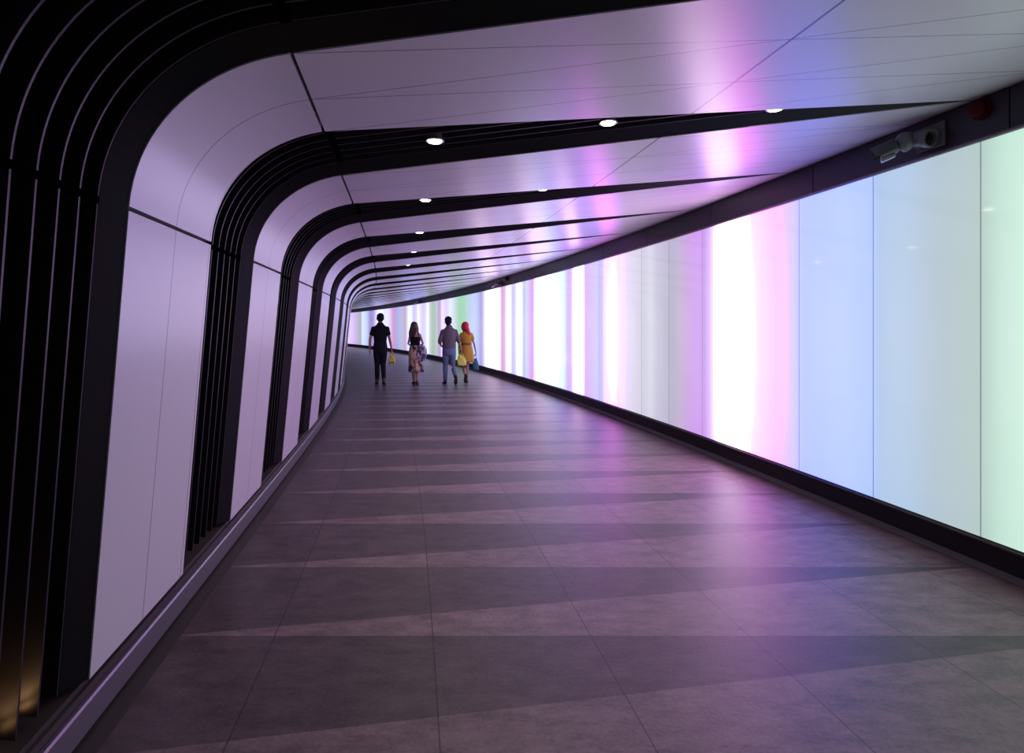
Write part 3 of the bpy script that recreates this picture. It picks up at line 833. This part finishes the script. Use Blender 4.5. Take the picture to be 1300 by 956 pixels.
def shoes(root, s, cfg, m, low=False):
    for k in 'LR':
        hp, kn, an, yaw, pit = cfg['leg'+k]
        bm = bmesh.new()
        q = foot(bm, tuple(v*s for v in an), yaw, pit, s, 0.008)
        if not low: tube(bm, [(*q(0, -0.02, -0.03), .040*s, .042*s), (*q(0, -0.015, 0.02), .040*s, .042*s)], 16)
        sh_ = fused('shoe', bm, m, root, 0.007, 2)
        bm = bmesh.new()
        rows = []
        R_ = 14
        out = []
        for i in range(24):
            a = 2*PI*i/24; yy = math.sin(a); xx = math.cos(a)
            wdt = 0.040 + 0.008*max(0, yy); out.append((xx*wdt*s, (0.06+yy*0.135)*s))
        lo_ = [q(x, y, -0.092*s) for x, y in out]; hi_ = [q(x, y, -0.070*s) for x, y in out]
        grid(bm, [lo_+[lo_[0]], hi_+[hi_[0]]]); bmesh.ops.remove_doubles(bm, verts=bm.verts, dist=1e-5)
        bm.verts.ensure_lookup_table()
        bmesh.ops.holes_fill(bm, edges=bm.edges[:], sides=0); bmesh.ops.recalc_face_normals(bm, faces=bm.faces)
        link('sole', bm, M['sole'], sh_, False, False)
def short_hair(root, q, R, s, m):
    bm = bmesh.new()
    blob(bm, q(0, -0.022, 0.040), (0.083*s, 0.092*s, 0.085*s), R)
    blob(bm, q(0, -0.045, -0.005), (0.074*s, 0.060*s, 0.075*s), R)
    blob(bm, q(0, 0.030, 0.082), (0.060*s, 0.050*s, 0.030*s), R)
    return fused('hair', bm, m, root, 0.007, 2)
def to_world(root, p):
    return wmat(root) @ Vector(p)

# man in black, carrying a yellow bag
c1 = dict(female=False, skin=M['skin_b'], head=(0.0, 0.02), hyaw=0.1,
  armL=((-.160,0,1.385), (-.245,-.02,1.13), (-.255,.03,.87), (-.05,.12,-1), 0.25),
  armR=((.160,0,1.385), (.225,-.04,1.13), (.275,.02,.885), (.05,.10,-1), 0.95),
  legL=((-.085,0,.90), (-.075,.05,.50), (-.075,.02,.095), 0.1, 0.0),
  legR=((.085,0,.90), (.070,.03,.50), (.085,-.16,.13), -0.1, 0.45))
r1, s1, q1, R1, h1 = person(482.8, 'man in black t-shirt and black trousers walking away, leftmost of the four walkers', 1.02, c1)
trousers(r1, s1, c1, M['trouser_black'])
top(r1, s1, c1, M['cloth_black'], [(0,0,.93,.150,.108),(0,0,1.06,.142,.100),(0,0,1.18,.152,.105),(0,0,1.30,.175,.115),(0,0,1.38,.168,.105),(0,0,1.425,.150,.090),(0,0,1.46,.108,.072),(0,0,1.49,.072,.06)], 0.013, 0.52, 't_shirt')
shoes(r1, s1, c1, M['shoe_brown']); short_hair(r1, q1, R1, h1, M['hair_dark'])

# woman in a black top and printed skirt
c2 = dict(female=True, skin=M['skin_a'], head=(-0.02, 0.03), hyaw=-0.25,
  armL=((-.128,0,1.355), (-.185,-.01,1.10), (-.10,.20,1.06), (0.5,.8,0.0), 0.5),
  armR=((.128,0,1.355), (.215,-.02,1.10), (.15,.20,1.06), (-0.3,.9,0.05), 0.7),
  legL=((-.08,0,.88), (-.055,.06,.48), (-.03,.03,.09), 0.05, 0.0),
  legR=((.08,0,.88), (.06,.05,.48), (.045,-.10,.11), -0.15, 0.30))
r2, s2, q2, R2, h2 = person(527.0, 'brown-haired woman in black strappy top and printed skirt, second of the walkers', 0.925, c2)
S_ = s2
o = cloth_tube('top', [(0,0,1.30*S_,.150*S_,.108*S_), (0,0,1.24*S_,.146*S_,.108*S_), (0,0,1.14*S_,.132*S_,.100*S_), (0,0,1.06*S_,.138*S_,.106*S_)], M['cloth_black'], r2, 40)
for e in (-1, 1):
    bm = bmesh.new(); tube(bm, [(e*.085*S_, -.095*S_, 1.29*S_, .007), (e*.088*S_, -.093*S_, 1.36*S_, .007), (e*.09*S_, -.055*S_, 1.44*S_, .007), (e*.088*S_, .03*S_, 1.42*S_, .007), (e*.08*S_, .10*S_, 1.29*S_, .007)], 8)
    link('strap', bm, M['cloth_black'], o, True, False)
cloth_tube('skirt', [(0,0,1.10*S_,.130*S_,.100*S_), (0,0,1.00*S_,.155*S_,.118*S_), (0.005,0,.88*S_,.178*S_,.135*S_), (0.01,0,.74*S_,.182*S_,.15*S_), (.02,0,.58*S_,.19*S_,.165*S_), (.025,-.01,.44*S_,.20*S_,.18*S_), (.03,-.01,.35*S_,.205*S_,.19*S_)], M['skirt_print'], r2, 90, 0.07, 7)
shoes(r2, s2, c2, M['shoe_brown'], True)
bm = bmesh.new()
blob(bm, q2(0, -0.020, 0.035), (0.092*h2, 0.100*h2, 0.090*h2), R2)
tube(bm, [(*q2(0, -0.045, 0.03), .086*h2, .070*h2), (*q2(-0.01, -0.06, -0.07), .100*h2, .055*h2), (*q2(-0.03, -0.075, -0.17), .105*h2, .045*h2), (*q2(-0.045, -0.085, -0.25), .085*h2, .035*h2), (*q2(-0.04, -0.085, -0.31), .045*h2, .022*h2)], 22)
for e in (-1, 1):
    tube(bm, [(*q2(.072*e, .02, .04), .022*h2), (*q2(.088*e, .01, -.06), .026*h2), (*q2(.095*e, -.01, -.16), .022*h2), (*q2(.09*e, -.03, -.22), .012*h2)], 12)
for i in range(9):
    x = -0.085+0.02*i; tube(bm, [(*q2(x, -0.105, -0.05), .010*h2), (*q2(x-.02, -0.118, -0.17), .012*h2), (*q2(x*0.8-.04, -0.112, -0.30), .007*h2)], 8)
fused('hair', bm, M['hair_brown'], r2, 0.007, 2)

# man in a grey shirt and jeans
c3 = dict(female=False, skin=M['skin_b'], head=(-0.02, 0.02), hyaw=-0.1,
  armL=((-.160,0,1.385), (-.255,-.03,1.12), (-.20,.20,1.02), (0.3,.9,-.2), 0.5),
  armR=((.160,0,1.385), (.245,-.03,1.15), (.325,.04,.91), (.12,.1,-1), 0.95),
  legL=((-.085,0,.90), (-.085,.10,.50), (-.095,.06,.095), 0.15, 0.0),
  legR=((.085,0,.90), (.105,.06,.50), (.135,-.28,.215), -0.1, 1.05))
r3, s3, q3, R3, h3 = person(570.2, 'dark-haired man in grey long shirt and blue jeans, third walker, right heel lifted', 0.965, c3)
trousers(r3, s3, c3, M['denim'], 0.016)
top(r3, s3, c3, M['shirt_grey'], [(0,0,.97,.165,.118),(0,0,1.06,.160,.112),(0,0,1.18,.170,.115),(0,0,1.30,.185,.12),(0,0,1.38,.172,.110),(0,0,1.43,.154,.094),(0,0,1.465,.110,.075),(0,0,1.50,.072,.06)], 0.016, 1.15, 'shirt')
shoes(r3, s3, c3, M['shoe_black']); short_hair(r3, q3, R3, h3, M['hair_dark'])
bm = bmesh.new(); blob(bm, q3(0, -0.02, 0.06), (0.088*h3, 0.092*h3, 0.078*h3), R3); 
fused('hair_crown', bm, M['hair_dark'], r3, 0.008, 2)

# woman with the red scarf in a mustard dress
c4 = dict(female=True, skin=M['skin_a'], head=(-0.05, 0.02), hyaw=0.85,
  armL=((-.128,0,1.355), (-.20,.03,1.10), (-.19,.12,.88), (0,.3,-1), 0.7),
  armR=((.128,0,1.355), (.215,-.03,1.10), (.275,.02,.86), (.05,.1,-1), 0.95),
  legL=((-.08,0,.88), (-.075,.07,.49), (-.065,-.26,.235), 0.05, 1.05),
  legR=((.08,0,.88), (.035,.07,.48), (.02,.03,.09), -0.05, 0.0))
r4, s4, q4, R4, h4 = person(592.0, 'woman in mustard dress with bright red headscarf looking left, rightmost of the four walkers', 0.925, c4, Y=14.75)
S_ = s4
bm = bmesh.new()
tube(bm, [(a*S_, b*S_, c*S_, d*S_, e*S_) for a, b, c, d, e in [(0,0,1.07,.145,.112),(0,0,1.16,.155,.115),(0,0,1.27,.172,.122),(0,0,1.36,.165,.105),(0,0,1.43,.12,.07),(0,0,1.46,.07,.06)]], 30)
for k in 'LR':
    a, b = c4['arm'+k][0], c4['arm'+k][1]; e = lerp3(a, b, 0.42)
    tube(bm, [(*[v*S_ for v in a], .062*S_), (*[v*S_ for v in e], .068*S_)], 20)
dr = fused('dress', bm, M['mustard'], r4, 0.008, 3)
cloth_tube('dress_skirt', [(0,0,1.10*S_,.140*S_,.108*S_), (0,0,1.02*S_,.165*S_,.128*S_), (0,0,.90*S_,.192*S_,.152*S_), (.005,0,.76*S_,.205*S_,.165*S_), (.012,0,.64*S_,.205*S_,.168*S_), (.02,0,.575*S_,.195*S_,.165*S_)], M['mustard'], dr, 72, 0.05, 6)
bm = bmesh.new()
tube(bm, [(0, 0, 1.075*S_, .152*S_, .120*S_), (0, 0, 1.105*S_, .152*S_, .120*S_)], 40, cap=True); link('belt', bm, M['belt'], dr, True, False)
shoes(r4, s4, c4, M['shoe_brown'], True)
bm = bmesh.new()
blob(bm, q4(0, -0.026, 0.030), (0.094*h4, 0.098*h4, 0.096*h4), R4)
blob(bm, q4(0, -0.040, -0.035), (0.088*h4, 0.075*h4, 0.075*h4), R4)
hx = Vector(q4(0, -0.06, -0.05))
tube(bm, [(*hx, .072*h4, .062*h4), (hx.x+.03, hx.y-.03, hx.z-.09, .062*h4, .045*h4), (hx.x+.055, hx.y-.045, hx.z-.18, .045*h4, .032*h4), (hx.x+.075, hx.y-.045, hx.z-.27, .022*h4, .018*h4)], 18)
tube(bm, [(*q4(0.03, .02, -.11), .055*h4, .05*h4), (hx.x+.02, hx.y+.02, hx.z-.10, .07*h4, .06*h4)], 16)
fused('headscarf', bm, M['scarf_red'], r4, 0.007, 3)

# bags and the carried garment: things of their own
def carrier(name, root, hand_pos, w_, h_, dep, m, label, cat, drop=0.10, printed=False, lean=0.0, flare=1.0):
    p = to_world(root, hand_pos)
    t = empty(name, (p.x, p.y, p.z-drop-h_), label, cat, None, rz=0.2)
    bm = bmesh.new(); rows = []; n = 36
    for k in range(11):
        v = k/10; wv = w_/2*(0.92 + 0.12*math.sin(v*PI))*(flare if v < .5 else 1)*(1-0.45*max(0, v-0.55)/0.45); dv = dep/2*(1-0.85*v**1.5)
        r = []
        for i in range(n+1):
            a = 2*PI*i/n; ce_, se = math.cos(a), math.sin(a)
            x = math.copysign(abs(ce_)**0.6, ce_)*wv + lean*v; y = math.copysign(abs(se)**0.6, se)*dv
            x += 0.006*math.sin(7*a+9*v); y += 0.010*math.sin(4*a+7*v)*v
            r.append((x, y, h_*v + 0.006*math.sin(5*a)*v))
        rows.append(r)
    grid(bm, rows); bmesh.ops.remove_doubles(bm, verts=bm.verts, dist=1e-5)
    base = [v for v in bm.verts if v.co.z < 1e-4]
    bmesh.ops.holes_fill(bm, edges=[e for e in bm.edges if e.is_boundary and all(v.co.z < 1e-4 for v in e.verts)], sides=0)
    bmesh.ops.recalc_face_normals(bm, faces=bm.faces)
    link('bag_body', bm, m, t, True, False)
    for e in (-1, 1):
        bm = bmesh.new()
        tube(bm, [(lean-w_*.28, e*.012, h_-.01, .008), (lean-w_*.20, e*.010, h_+drop*.5, .007), (lean-.012, e*.006, h_+drop+.004, .006), (lean+.012, e*.006, h_+drop+.004, .006), (lean+w_*.20, e*.010, h_+drop*.5, .007), (lean+w_*.28, e*.012, h_-.01, .008)], 8)
        link('handle', bm, m, t, True, False)
    if printed:
        for i in range(3):
            bm = bmesh.new(); x = (-.055+.055*i)*w_/.15*0.8
            blob(bm, (x, -dep*0.46, 0.045+0.01*(i % 2)), (.017, .012, .028), None, 14)
            link('printed_shape', bm, M['bag_print'], t, True, False)
    return t
hp1 = (.285*s1, .03*s1, .80*s1)
carrier('shopping_bag', r1, hp1, .15, .27, .08, M['bag_yellow'], 'yellow shopping bag with dark print, held by the leftmost man in black', 'bag', 0.05, True)
hp3 = (.345*s3, .05*s3, .825*s3)
carrier('shopping_bag', r3, hp3, .21, .28, .10, M['bag_yellow'], 'crumpled yellow plastic bag held between the man in jeans and the woman in mustard dress', 'bag', 0.05, False, -0.02, 1.1)
hp4 = (.283*s4, .03*s4, .775*s4)
carrier('shopping_bag', r4, hp4, .15, .30, .08, M['bag_teal'], 'dark teal bag in the right hand of the woman in the mustard dress', 'bag', 0.09, False, -0.03)
# garment over the arm of the second walker
p = to_world(r2, (.205*s2, -.10*s2, 1.07*s2))
g = empty('folded_jacket', (p.x, p.y, p.z-.40), 'black and white patterned garment draped over the arm of the woman in the printed skirt', 'garment', None, rz=0.2)
bm = bmesh.new()
tube(bm, [(-.06, -.01, .38, .055, .085), (-.02, -.02, .36, .070, .10), (.0, -.03, .28, .095, .10), (-.015, -.03, .19, .115, .09), (-.035, -.03, .10, .110, .075), (-.035, -.03, .03, .075, .05)], 30)
for v in bm.verts:
    a = math.atan2(v.co.y, v.co.x); k = 1+0.05*math.sin(6*a+14*v.co.z); v.co.x *= k; v.co.y *= k
fused('drape', bm, M['garment_print'], g, 0.009, 2)
bm = bmesh.new()
tube(bm, [(-.07, -.06, .34, .030, .02), (-.10, -.075, .22, .032, .018), (-.13, -.08, .12, .026, .016)], 14)
fused('sleeve', bm, M['garment_print'], g, 0.008, 1)

# ------------------------------------------------------------------ camera, world, colour
cd = bpy.data.cameras.new('camera'); cam = bpy.data.objects.new('camera', cd); C.objects.link(cam)
cam.location = (0, 0, HC); cam.rotation_euler = (PI/2, 0, 0)
cd.sensor_width = 36; cd.sensor_fit = 'HORIZONTAL'; cd.lens = 36*F/1300
cd.shift_x = 0; cd.shift_y = (HY-478)/1300.0; cd.clip_start = 0.05; cd.clip_end = 200
sc = bpy.context.scene; sc.camera = cam
w = bpy.data.worlds.new('world'); sc.world = w; w.use_nodes = True
w.node_tree.nodes['Background'].inputs[0].default_value = (0.02, 0.02, 0.025, 1)
w.node_tree.nodes['Background'].inputs[1].default_value = 0.3
sc.view_settings.view_transform = 'Standard'; sc.view_settings.look = 'None'
sc.view_settings.exposure = 0.0; sc.view_settings.gamma = 1.0; sc.view_settings.use_curve_mapping = False
sc.cycles.max_bounces = 8
